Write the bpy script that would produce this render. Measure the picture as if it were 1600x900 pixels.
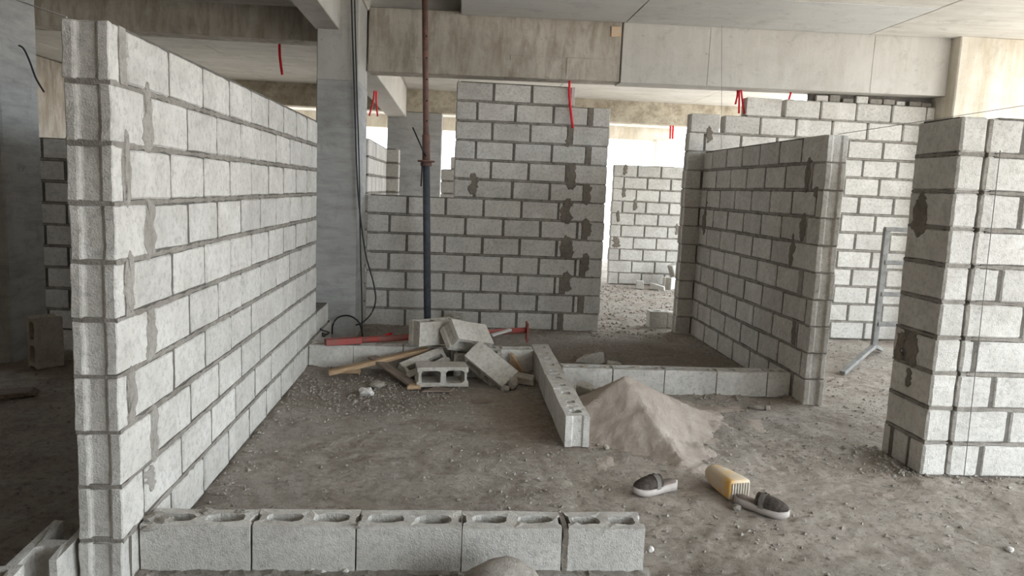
import bpy, bmesh, math, random
import numpy as np
from mathutils import Vector, Matrix, noise
random.seed(7)
for o in list(bpy.data.objects): bpy.data.objects.remove(o, do_unlink=True)
SC = bpy.context.scene
COL = SC.collection

# ------------------------------------------------------------------ camera
CH, YAW, PIT, ROL, FPX = 1.5057, .0819, .1315, .0436, 1159.4
_cy, _sy, _cp, _sp, _cr, _sr = (math.cos(YAW), math.sin(YAW), math.cos(PIT), math.sin(PIT), math.cos(ROL), math.sin(ROL))
FW = Vector((_sy*_cp, _cy*_cp, -_sp)); R0 = Vector((_cy, -_sy, 0)); U0 = R0.cross(FW)
RT = _cr*R0 + _sr*U0; UP = -_sr*R0 + _cr*U0
CAM = Vector((0, 0, CH))
cd = bpy.data.cameras.new('camera'); cam = bpy.data.objects.new('camera', cd); COL.objects.link(cam)
cd.sensor_width = 36; cd.lens = FPX/1600*36; cd.clip_start = .05; cd.clip_end = 300
cam.matrix_world = Matrix(((RT.x, UP.x, -FW.x, 0), (RT.y, UP.y, -FW.y, 0), (RT.z, UP.z, -FW.z, CH), (0, 0, 0, 1)))
SC.camera = cam
def bp(px, py, ax, v):
    """point where the photo pixel's ray meets the plane ax = v"""
    d = FW + RT*((px-800)/FPX) - UP*((py-450)/FPX); i = 'xyz'.index(ax)
    return CAM + d*((v-CAM[i])/d[i])

# ------------------------------------------------------------------ world, light, exposure
W = bpy.data.worlds.new('overcast'); SC.world = W; W.use_nodes = True
nt = W.node_tree; nt.nodes.clear()
out = nt.nodes.new('ShaderNodeOutputWorld'); bg = nt.nodes.new('ShaderNodeBackground')
tc = nt.nodes.new('ShaderNodeTexCoord'); sx = nt.nodes.new('ShaderNodeSeparateXYZ'); rmp = nt.nodes.new('ShaderNodeValToRGB')
nt.links.new(tc.outputs['Generated'], sx.inputs[0]); nt.links.new(sx.outputs['Z'], rmp.inputs[0])
rmp.color_ramp.elements[0].position = 0; rmp.color_ramp.elements[0].color = (.55, .53, .50, 1)
rmp.color_ramp.elements[1].position = .03; rmp.color_ramp.elements[1].color = (.83, .925, 1.0, 1)
nt.links.new(rmp.outputs[0], bg.inputs[0]); bg.inputs[1].default_value = 5.0
nt.links.new(bg.outputs[0], out.inputs[0])
SC.view_settings.view_transform = 'Standard'; SC.view_settings.look = 'None'
SC.view_settings.gamma = 1; SC.view_settings.use_curve_mapping = False
SC.view_settings.exposure = 1.08
SC.cycles.use_denoising = True
SC.cycles.max_bounces = 8; SC.cycles.diffuse_bounces = 6; SC.cycles.sample_clamp_indirect = 6

# ------------------------------------------------------------------ materials
MATS = {}
def nodes_of(name, rough=.9):
    m = bpy.data.materials.new(name); m.use_nodes = True; MATS[name] = m
    n = m.node_tree; b = n.nodes['Principled BSDF']; b.inputs['Roughness'].default_value = rough
    if 'Specular IOR Level' in b.inputs: b.inputs['Specular IOR Level'].default_value = .25
    return m, n, b
def N(n, t, **k):
    x = n.nodes.new(t)
    for a, v in k.items(): setattr(x, a, v)
    return x
def noise_tex(n, vec, scale, detail=6, rough=.6, dist=0):
    t = N(n, 'ShaderNodeTexNoise'); t.inputs['Scale'].default_value = scale; t.inputs['Detail'].default_value = detail
    t.inputs['Roughness'].default_value = rough; t.inputs['Distortion'].default_value = dist
    n.links.new(vec, t.inputs['Vector']); return t.outputs['Fac']
def ramp(n, fac, stops):
    r = N(n, 'ShaderNodeValToRGB'); e = r.color_ramp.elements
    while len(e) < len(stops): e.new(.5)
    for i, (p, c) in enumerate(stops):
        e[i].position = p; e[i].color = (c if len(c) == 4 else (*c, 1)) if isinstance(c, tuple) else (c, c, c, 1)
    n.links.new(fac, r.inputs[0]); return r.outputs[0]
def mix(n, fac, a, b, mode='MIX'):
    m = N(n, 'ShaderNodeMix', data_type='RGBA', blend_type=mode)
    for sock, v in ((m.inputs[0], fac), (m.inputs[6], a), (m.inputs[7], b)):
        if hasattr(v, 'is_linked'): n.links.new(v, sock)
        elif isinstance(v, tuple): sock.default_value = (*v, 1)
        else: sock.default_value = v
    return m.outputs[2]
def math_n(n, op, a, b=None):
    m = N(n, 'ShaderNodeMath', operation=op)
    for i, v in enumerate((a, b)):
        if v is None: continue
        if hasattr(v, 'is_linked'): n.links.new(v, m.inputs[i])
        else: m.inputs[i].default_value = v
    return m.outputs[0]
def bump(n, b, h, strength, dist, prev=None):
    k = N(n, 'ShaderNodeBump'); k.inputs['Strength'].default_value = strength; k.inputs['Distance'].default_value = dist
    n.links.new(h, k.inputs['Height'])
    if prev is not None: n.links.new(prev, k.inputs['Normal'])
    n.links.new(k.outputs[0], b.inputs['Normal']); return k.outputs[0]
def wpos(n, scale=None):
    g = N(n, 'ShaderNodeNewGeometry')
    if scale is None: return g.outputs['Position']
    m = N(n, 'ShaderNodeVectorMath', operation='MULTIPLY'); n.links.new(g.outputs['Position'], m.inputs[0]); m.inputs[1].default_value = scale
    return m.outputs[0]

def concrete_block_mat(name, col, dark, var=.10, bstr=.55):
    m, n, b = nodes_of(name, .95)
    p = wpos(n)
    big = noise_tex(n, p, 5.5, 5, .6, .4); mid = noise_tex(n, p, 38, 6, .7); fine = noise_tex(n, p, 230, 3, .6)
    c = mix(n, ramp(n, big, [(.30, 0.), (.72, 1.)]), dark, col)
    c = mix(n, ramp(n, mid, [(.28, .75), (.52, 0.)]), c, tuple(v*.62 for v in dark))
    c = mix(n, ramp(n, mid, [(.60, 0.), (.80, .55)]), c, tuple(min(1, v*1.22) for v in col))
    c = mix(n, ramp(n, fine, [(.22, .8), (.36, 0.)]), c, tuple(v*.45 for v in dark))
    oi = N(n, 'ShaderNodeObjectInfo')
    rv = N(n, 'ShaderNodeMapRange'); n.links.new(oi.outputs['Random'], rv.inputs[0]); rv.inputs[3].default_value = 1-var; rv.inputs[4].default_value = 1+var*.55
    c = mix(n, 1.0, c, rv.outputs[0], 'MULTIPLY')
    n.links.new(c, b.inputs['Base Color'])
    vo = N(n, 'ShaderNodeTexVoronoi'); vo.inputs['Scale'].default_value = 120; n.links.new(p, vo.inputs['Vector'])
    h = math_n(n, 'ADD', math_n(n, 'MULTIPLY', fine, .6), math_n(n, 'ADD', mid, math_n(n, 'MULTIPLY', vo.outputs[0], .35)))
    bump(n, b, h, bstr, .006)
    return m
concrete_block_mat('block', (.605, .58, .54), (.455, .43, .39), bstr=.8)
concrete_block_mat('block_loose', (.50, .47, .42), (.36, .33, .285))
concrete_block_mat('mortar', (.31, .285, .25), (.20, .18, .155), 0, 1.0)
concrete_block_mat('mortar_dark', (.17, .155, .135), (.10, .09, .078), 0, 1.0)
concrete_block_mat('mortar_wet', (.235, .205, .17), (.15, .13, .107), 0, 1.0)
concrete_block_mat('mortar_smear', (.37, .345, .31), (.27, .245, .215), 0, 1.0)
concrete_block_mat('rock', (.42, .385, .34), (.25, .22, .19), .1, .9)

def cast_concrete(name, col, dark, stain, streak=(1, 1, .12), amt=.5, lines=None):
    m, n, b = nodes_of(name, .88)
    p = wpos(n); ps = wpos(n, streak)
    big = noise_tex(n, p, 1.6, 6, .62, .6); st = noise_tex(n, ps, 9, 7, .7, .3); fine = noise_tex(n, p, 60, 5, .7)
    blot = noise_tex(n, p, 4.5, 8, .7, .5)
    c = mix(n, ramp(n, big, [(.32, 0.), (.66, 1.)]), dark, col)
    c = mix(n, math_n(n, 'MULTIPLY', ramp(n, st, [(.44, 0.), (.68, 1.)]), amt), c, stain)
    c = mix(n, ramp(n, blot, [(.54, 0.), (.70, .55)]), c, tuple(v*.66 for v in dark))
    scr = noise_tex(n, wpos(n, tuple(14*v if v < .5 else 3*v for v in streak[::-1]) if streak[2] > 1 else (4, 4, 9)), 2.2, 6, .75, .15)
    c = mix(n, ramp(n, scr, [(.63, 0.), (.70, .55)]), c, tuple(v*.5 for v in dark))
    c = mix(n, ramp(n, fine, [(.25, .6), (.40, 0.)]), c, tuple(v*.5 for v in dark))
    c = mix(n, ramp(n, st, [(.26, .5), (.36, 0.)]), c, tuple(min(1, v*1.15) for v in col))
    n.links.new(c, b.inputs['Base Color'])
    h = math_n(n, 'ADD', math_n(n, 'MULTIPLY', st, .5), math_n(n, 'ADD', blot, math_n(n, 'MULTIPLY', fine, .35)))
    bump(n, b, h, .5, .012)
    return m
cast_concrete('beam_concrete', (.45, .415, .36), (.31, .275, .23), (.20, .165, .125), streak=(1, 1, .22), amt=.85)
cast_concrete('beam_smooth', (.50, .485, .45), (.42, .40, .365), (.32, .285, .235), amt=.3)
cast_concrete('beam_rough', (.50, .45, .36), (.30, .26, .20), (.20, .16, .11), streak=(1, 1, 1), amt=.7)
cast_concrete('column_concrete', (.43, .425, .41), (.33, .325, .315), (.22, .215, .205), streak=(.25, .25, 1.5), amt=.6)
cast_concrete('column_top', (.44, .43, .40), (.37, .36, .33), (.29, .27, .24), amt=.2)
cast_concrete('column_lit', (.62, .58, .50), (.46, .42, .35), (.36, .28, .18), amt=.6)  # paler column concrete, daylight on it put into the colour
cast_concrete('soffit', (.58, .56, .515), (.48, .46, .42), (.34, .31, .27), streak=(.10, 1.0, 1), amt=.45)
cast_concrete('soffit_smooth', (.55, .55, .53), (.49, .485, .465), (.40, .38, .35), streak=(.10, 1.0, 1), amt=.3)
cast_concrete('shaft_dark', (.13, .12, .11), (.06, .055, .05), (.03, .03, .03), amt=.4)

# floor: trodden dust over rubble
m, n, b = nodes_of('floor_dust', .97)
p = wpos(n)
big = noise_tex(n, p, .9, 5, .6, .8); mid = noise_tex(n, p, 4.2, 8, .68, 1.0); fine = noise_tex(n, p, 26, 9, .74, .12); grit = noise_tex(n, p, 150, 4, .65)
c = mix(n, ramp(n, mid, [(.34, 0.), (.62, 1.)]), (.245, .197, .158), (.475, .415, .353))
c = mix(n, ramp(n, big, [(.40, 0.), (.65, .7)]), c, (.445, .398, .348))
def blob(cx, cy, rx, ry, lo, hi, amp=.5):
    v = N(n, 'ShaderNodeVectorMath', operation='MULTIPLY_ADD'); n.links.new(p, v.inputs[0]); v.inputs[1].default_value = (1/rx, 1/ry, 0); v.inputs[2].default_value = (-cx/rx, -cy/ry, 0)
    l_ = N(n, 'ShaderNodeVectorMath', operation='LENGTH'); n.links.new(v.outputs[0], l_.inputs[0])
    d_ = math_n(n, 'ADD', l_.outputs['Value'], math_n(n, 'MULTIPLY', math_n(n, 'SUBTRACT', mid, .5), -2*amp))
    return ramp(n, d_, [(lo, 1.), (hi, 0.)])
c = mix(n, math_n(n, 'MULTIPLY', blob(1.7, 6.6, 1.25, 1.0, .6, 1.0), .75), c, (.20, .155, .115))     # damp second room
c = mix(n, math_n(n, 'MULTIPLY', blob(-.4, 5.5, .9, .8, .5, 1.0), .6), c, (.22, .18, .145))          # dirt in the corner
c = mix(n, math_n(n, 'MULTIPLY', blob(.55, 4.7, .35, .8, .4, 1.0), .5), c, (.28, .215, .165))        # brown earth by the low row
c = mix(n, math_n(n, 'MULTIPLY', blob(1.75, 3.5, 1.5, .95, .5, 1.1), .6), c, (.53, .455, .385))       # spilled sand
c = mix(n, ramp(n, fine, [(.30, .85), (.48, 0.)]), c, (.16, .13, .105))
c = mix(n, ramp(n, fine, [(.55, 0.), (.70, .65)]), c, (.60, .56, .51))
c = mix(n, ramp(n, grit, [(.27, .85), (.41, 0.)]), c, (.13, .11, .095))
c = mix(n, ramp(n, grit, [(.62, 0.), (.74, .7)]), c, (.58, .54, .50))
n.links.new(c, b.inputs['Base Color'])
h = math_n(n, 'ADD', math_n(n, 'MULTIPLY', grit, .30), math_n(n, 'ADD', fine, math_n(n, 'MULTIPLY', mid, .8)))
bump(n, b, h, 1.0, .035)

m, n, b = nodes_of('sand', .98)
p = wpos(n)
mid = noise_tex(n, p, 7, 6, .6); grit = noise_tex(n, p, 190, 4, .7)
c = mix(n, ramp(n, mid, [(.35, 0.), (.65, 1.)]), (.55, .455, .38), (.68, .585, .505))
c = mix(n, ramp(n, grit, [(.28, .7), (.44, 0.)]), c, (.27, .22, .18))
c = mix(n, ramp(n, grit, [(.60, 0.), (.75, .6)]), c, (.74, .68, .62))
n.links.new(c, b.inputs['Base Color'])
bump(n, b, math_n(n, 'ADD', grit, math_n(n, 'MULTIPLY', noise_tex(n, p, 40, 5), 1.2)), 1.0, .022)

def simple(name, col, rough=.7, col2=None, scale=20, metal=0, bmp=.25, stretch=None, lo=.38, hi=.62):
    m, n, b = nodes_of(name, rough)
    b.inputs['Metallic'].default_value = metal
    tcn = N(n, 'ShaderNodeTexCoord'); v = tcn.outputs['Object']
    if stretch:
        q = N(n, 'ShaderNodeVectorMath', operation='MULTIPLY'); n.links.new(v, q.inputs[0]); q.inputs[1].default_value = stretch; v = q.outputs[0]
    f = noise_tex(n, v, scale, 6, .65, .4)
    c2 = col2 or tuple(x*.7 for x in col)
    n.links.new(mix(n, ramp(n, f, [(lo, 0.), (hi, 1.)]), c2, col), b.inputs['Base Color'])
    bump(n, b, f, bmp, .004)
    return m
simple('wood', (.47, .33, .20), .8, (.30, .20, .12), 14, stretch=(.6, 6, 6))
simple('wood_old', (.24, .19, .155), .9, (.13, .105, .085), 14, stretch=(.6, 6, 6))
simple('red_steel', (.36, .06, .05), .6, (.20, .10, .085), 9)
simple('red_tube', (.72, .02, .035), .45, (.62, .015, .03), 10)
simple('prop_rust', (.20, .105, .085), .75, (.12, .075, .065), 16)
simple('prop_blue', (.075, .085, .105), .6, (.05, .05, .055), 14)
simple('galvanised', (.22, .215, .20), .7, (.14, .135, .13), 14)
simple('black_wire', (.022, .022, .025), .5, (.03, .03, .03), 10)
simple('string', (.55, .53, .50), .8, (.45, .43, .40), 10)
simple('string_dark', (.16, .15, .14), .8, (.12, .11, .10), 10)
simple('yellow_plastic', (.66, .36, .06), .8, (.56, .46, .34), 7, lo=.47, hi=.64)
simple('dusty_plastic', (.60, .54, .46), .85, (.48, .42, .35), 12)
simple('slot_dark', (.40, .37, .33), .9, (.28, .25, .22), 12)
simple('sole_rubber', (.46, .41, .38), .8, (.37, .33, .30), 14)
simple('upper_brown', (.155, .125, .105), .85, (.085, .07, .06), 60, bmp=.8)
simple('strap_grey', (.34, .31, .285), .8, (.25, .22, .20), 30)
simple('insole', (.21, .17, .15), .9, (.15, .12, .105), 30)
simple('paint_orange', (.62, .34, .14), .8, (.5, .42, .33), 9)
simple('plaster_lump', (.66, .64, .61), .95, (.50, .47, .43), 40, bmp=.8)

# ------------------------------------------------------------------ helpers
def link(o, parent=None):
    COL.objects.link(o)
    if parent is not None: o.parent = parent
    return o
def tag(o, label=None, cat=None, group=None, kind=None):
    for k, v in (('label', label), ('category', cat), ('group', group), ('kind', kind)):
        if v: o[k] = v
    return o
def empty(name, loc=(0, 0, 0), rz=0):
    o = bpy.data.objects.new(name, None); o.location = loc; o.rotation_euler = (0, 0, rz); o.empty_display_size = .1
    return link(o)
def mesh_obj(name, me, mat, parent=None, loc=None, smooth=False):
    o = bpy.data.objects.new(name, me); link(o, parent)
    if mat is not None and len(me.materials) == 0: me.materials.append(MATS[mat])
    if loc is not None: o.location = loc
    if smooth: me.polygons.foreach_set('use_smooth', [True]*len(me.polygons))
    return o
def bm_mesh(bm, name='mesh'):
    bmesh.ops.recalc_face_normals(bm, faces=bm.faces)
    me = bpy.data.meshes.new(name); bm.to_mesh(me); bm.free(); return me
def box_bm(x0, x1, y0, y1, z0, z1, bev=0, shear=0, sx0=0):
    bm = bmesh.new()
    vs = [bm.verts.new((x, y, z + shear*(x-sx0))) for x in (x0, x1) for y in (y0, y1) for z in (z0, z1)]
    for f in ((0, 1, 3, 2), (4, 6, 7, 5), (0, 4, 5, 1), (2, 3, 7, 6), (0, 2, 6, 4), (1, 5, 7, 3)): bm.faces.new([vs[i] for i in f])
    bmesh.ops.recalc_face_normals(bm, faces=bm.faces)
    if bev: bmesh.ops.bevel(bm, geom=list(bm.edges), offset=bev, segments=1, affect='EDGES')
    return bm
def box(name, mat, x0, x1, y0, y1, z0, z1, parent=None, bev=.012, shear=0, sx0=0):
    return mesh_obj(name, bm_mesh(box_bm(x0, x1, y0, y1, z0, z1, bev, shear, sx0), name), mat, parent)
def tube_bm(pts, r, n=7, bm=None, r2=None):
    bm = bm or bmesh.new(); pts = [Vector(q) for q in pts]; rings = []
    for i, q in enumerate(pts):
        t = (pts[min(i+1, len(pts)-1)] - pts[max(i-1, 0)]).normalized()
        a = t.cross(Vector((0, 0, 1)) if abs(t.z) < .9 else Vector((1, 0, 0))).normalized(); c = t.cross(a)
        rr = r if r2 is None else r + (r2-r)*i/(len(pts)-1)
        rings.append([bm.verts.new(q + a*rr*math.cos(2*math.pi*k/n) + c*rr*math.sin(2*math.pi*k/n)) for k in range(n)])
    for A, B in zip(rings, rings[1:]):
        for k in range(n): bm.faces.new((A[k], A[(k+1) % n], B[(k+1) % n], B[k]))
    bm.faces.new(rings[0]); bm.faces.new(rings[-1][::-1]); return bm
def tube(name, mat, pts, r, parent=None, n=7, r2=None):
    return mesh_obj(name, bm_mesh(tube_bm(pts, r, n, None, r2), name), mat, parent, smooth=True)
def bar(name, mat, a, b, w, h, parent=None, up=(0, 0, 1), bev=.004):
    """square section bar from a to b"""
    a, b = Vector(a), Vector(b); t = (b-a); L = t.length; t.normalize()
    s = Vector(up).cross(t); s = s.normalized() if s.length > 1e-4 else Vector((1, 0, 0)); u = t.cross(s)
    me = bm_mesh(box_bm(-L/2, L/2, -w/2, w/2, -h/2, h/2, bev), name)
    o = mesh_obj(name, me, mat, parent); mid = (a+b)/2
    o.matrix_local = Matrix(((t.x, s.x, u.x, mid.x), (t.y, s.y, u.y, mid.y), (t.z, s.z, u.z, mid.z), (0, 0, 0, 1))); return o
def smooth_path(pts, k=6):
    pts = [Vector(q) for q in pts]; res = []
    for i in range(len(pts)-1):
        p0, p1, p2, p3 = pts[max(i-1, 0)], pts[i], pts[i+1], pts[min(i+2, len(pts)-1)]
        for j in range(k):
            t = j/k
            res.append(.5*((2*p1)+(-p0+p2)*t+(2*p0-5*p1+4*p2-p3)*t*t+(-p0+3*p1-3*p2+p3)*t**3))
    return res + [pts[-1]]

def floor_h(x, y):
    v = Vector((x*1.1, y*1.1, 3.1)); h = .011*noise.noise(v) + .009*noise.noise(v*3.7) + .006*noise.noise(v*9.3)
    h += .008*abs(noise.noise(v*15)) + .006*noise.noise(v*27) - .002
    for ax, f_, a_, c_ in BERMS:
        u, t_ = (x, y) if ax == 'x' else (y, x)
        if a_-.1 < u < c_+.1:
            d = abs(t_-f_)
            if d < .35: h += .022*math.exp(-(d/.07)**1.3)*(.6+.8*noise.noise(Vector((x*6, y*6, 1))))
    return h - .004
# mortar droppings trodden up against the wall feet: axis, line, from, to
BERMS = [('y', -1.10, 2.8, 6.3), ('x', 5.38, .9, 2.6), ('x', 2.70, -1.1, .85), ('y', 2.62, 3.8, 4.3), ('x', 3.77, 2.8, 4.8), ('y', 2.62, 5.3, 7.8), ('x', 7.85, -.8, 1.6), ('x', 5.95, -1.1, .7)]

# ------------------------------------------------------------------ block meshes
BH, CH_ = .187, .2      # block height and course height
BT = .15
CACHE = {}
def block_mesh(L, T=BT, H=BH, notch=0, fine=False, var=0):
    """solid-looking block, axis along x, notch: -1 / 1 = recessed channel in that end"""
    key = (round(L, 3), round(T, 3), round(H, 3), notch, fine, var)
    if key in CACHE: return CACHE[key]
    rnd = random.Random(int(L*1000)*7+var*131+notch*17+int(fine))
    l, t = key[0]/2, T/2
    fl, dp = .036, .013
    if notch == -1: prof = [(-l, -t), (l, -t), (l, t), (-l, t), (-l, t-fl), (-l+dp, t-fl-.01), (-l+dp, -t+fl+.01), (-l, -t+fl)]
    elif notch == 1: prof = [(-l, -t), (l, -t), (l, -t+fl), (l-dp, -t+fl+.01), (l-dp, t-fl-.01), (l, t-fl), (l, t), (-l, t)]
    else: prof = [(-l, -t), (l, -t), (l, t), (-l, t)]
    bm = bmesh.new()
    lo = [bm.verts.new((x, y, -H/2)) for x, y in prof]; hi = [bm.verts.new((x, y, H/2)) for x, y in prof]
    k = len(prof)
    for i in range(k): bm.faces.new((lo[i], lo[(i+1) % k], hi[(i+1) % k], hi[i]))
    bm.faces.new(lo[::-1]); bm.faces.new(hi)
    for v in bm.verts: v.co += Vector((rnd.uniform(-.002, .002), rnd.uniform(-.0015, .0015), rnd.uniform(-.002, .002)))
    bmesh.ops.bevel(bm, geom=list(bm.edges), offset=.012 if not notch else .004, segments=1, affect='EDGES')
    if fine:
        bmesh.ops.subdivide_edges(bm, edges=[e for e in bm.edges if e.calc_length() > .05], cuts=3, use_grid_fill=True)
        for v in bm.verts:
            q = v.co*22 + Vector((var*7.3, L*31, notch*3)); edge = abs(abs(v.co.x)-l) < .02 or abs(abs(v.co.z)-H/2) < .015
            v.co += noise.noise_vector(q)*(.0035 if edge else .0012)
    me = bm_mesh(bm, 'concrete_block'); me.materials.append(MATS['block']); CACHE[key] = me
    return me
def poly_rounded(cx, cy, a, c, k=10, p=3.2):
    r = []
    for i in range(k):
        t = 2*math.pi*(i+.5)/k; co, si = math.cos(t), math.sin(t)
        r.append((cx + a*math.copysign(abs(co)**(2/p), co), cy + c*math.copysign(abs(si)**(2/p), si)))
    return r
def hollow_mesh(L=.39, T=BT, H=.19, cells=None, mat='block', seed=0, ends=True, jit=.002, depth=None, pp_=3.2):
    """block with open cells through its height; depth = blind cells of that depth"""
    rnd = random.Random(seed*77+5); l, t = L/2, T/2; fl, dp = .036, .012
    prof = [(-l, -t), (0, -t), (l, -t)]
    prof += [(l, -t+fl), (l-dp, -t+fl+.01), (l-dp, t-fl-.01), (l, t-fl)] if ends else []
    prof += [(l, t), (0, t), (-l, t)]
    prof += [(-l, t-fl), (-l+dp, t-fl-.01), (-l+dp, -t+fl+.01), (-l, -t+fl)] if ends else []
    if cells is None: cells = [(-l*.47, 0, l*.36, t*.55), (l*.47, 0, l*.36, t*.55)]
    loops = [prof] + [poly_rounded(*c, k=12, p=pp_) for c in cells]
    bm = bmesh.new(); tops, bots, allE = [], [], []
    for li, lp in enumerate(loops):
        J = [(rnd.uniform(-jit, jit), rnd.uniform(-jit, jit), rnd.uniform(-jit, jit)) for _ in lp]
        top = [bm.verts.new((x+j[0], y+j[1], H/2+j[2])) for (x, y), j in zip(lp, J)]
        zb = -H/2 if (li == 0 or depth is None) else H/2-depth
        bot = [bm.verts.new((x+j[0]*.5, y+j[1]*.5, zb)) for (x, y), j in zip(lp, J)]
        k = len(lp)
        for i in range(k): bm.faces.new((bot[i], bot[(i+1) % k], top[(i+1) % k], top[i]))
        if li and depth is not None: bm.faces.new(bot)
        tops.append(top); bots.append(bot)
    def ring_edges(rs): return [bm.edges.get((r[i], r[(i+1) % len(r)])) for r in rs for i in range(len(r))]
    bmesh.ops.triangle_fill(bm, use_beauty=True, edges=ring_edges(tops))
    bmesh.ops.triangle_fill(bm, use_beauty=True, edges=ring_edges(bots if depth is None else bots[:1]))
    sharp = [e for e in ring_edges(tops) + ring_edges(bots[:1])]
    me = bm_mesh(bm, 'concrete_block'); me.materials.append(MATS[mat]); return me

def jag_strip(u0, u1, t0, t1, z, h, axis, seed, step=.04, wob=.007, core=None):
    """ragged bed joint"""
    rnd = random.Random(seed); n_ = max(2, int((u1-u0)/step)); bm = bmesh.new(); prev = None
    for i in range(n_+1):
        u = u0 + (u1-u0)*i/n_; a = h/2 + rnd.uniform(-wob*.5, wob); c = h/2 + rnd.uniform(-wob*.5, wob)
        o0 = rnd.uniform(-.0035, .003); o1 = rnd.uniform(-.0035, .003)
        q = [(t0+o0, -a), (t1-o1, -c), (t1-o1, c), (t0+o0, a)]
        ring = [bm.verts.new((u, t, z+zz) if axis == 'x' else (t, u, z+zz)) for t, zz in q]
        if prev:
            for k in range(4): bm.faces.new((prev[k], prev[(k+1) % 4], ring[(k+1) % 4], ring[k]))
        else: bm.faces.new(ring)
        prev = ring
    bm.faces.new(prev[::-1]); return bm
def smear_bm(w, h, seed, th=.005, n_=40):
    """ragged vertical trowel smear in local xz, bulging towards -y"""
    rnd = random.Random(int(seed*97)); bm = bmesh.new(); out_, mid_ = [], []
    for i in range(n_):
        a = 2*math.pi*i/n_; co, si = math.cos(a), math.sin(a)
        z = math.copysign(abs(si)**.7, si); x = math.copysign(abs(co)**.8, co)
        q = Vector((x*.8, z*2.2, seed*3.7))
        x *= w/2*(.72 + .75*noise.noise(q) + .35*noise.noise(q*3.3) + .22*(1-z)*.5) + .004
        z = z*h/2*(1 + .25*noise.noise(Vector((x*30, seed, 2))))
        x += w*.18*noise.noise(Vector((z*9, seed*2.1, 7)))
        out_.append(bm.verts.new((x, .004, z))); mid_.append(bm.verts.new((x*.80, -th+rnd.uniform(-.002, .002), z*.90)))
    for i in range(n_): bm.faces.new((out_[i], out_[(i+1) % n_], mid_[(i+1) % n_], mid_[i]))
    c = bm.verts.new((0, -th*1.2, 0))
    for i in range(n_): bm.faces.new((mid_[i], mid_[(i+1) % n_], c))
    return bm
def bond(u0, u1, first, L=.4, gap=0.):
    """pieces along a course: first piece, then full blocks; gap = wide mortar after the first piece"""
    r = []; u = u0 + first
    if first > .03: r.append((u0, u))
    u += gap
    while u < u1-.03:
        e = min(u+L, u1)
        if u1-e < .05: e = u1
        r.append((u, e)); u = e
    return r
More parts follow.
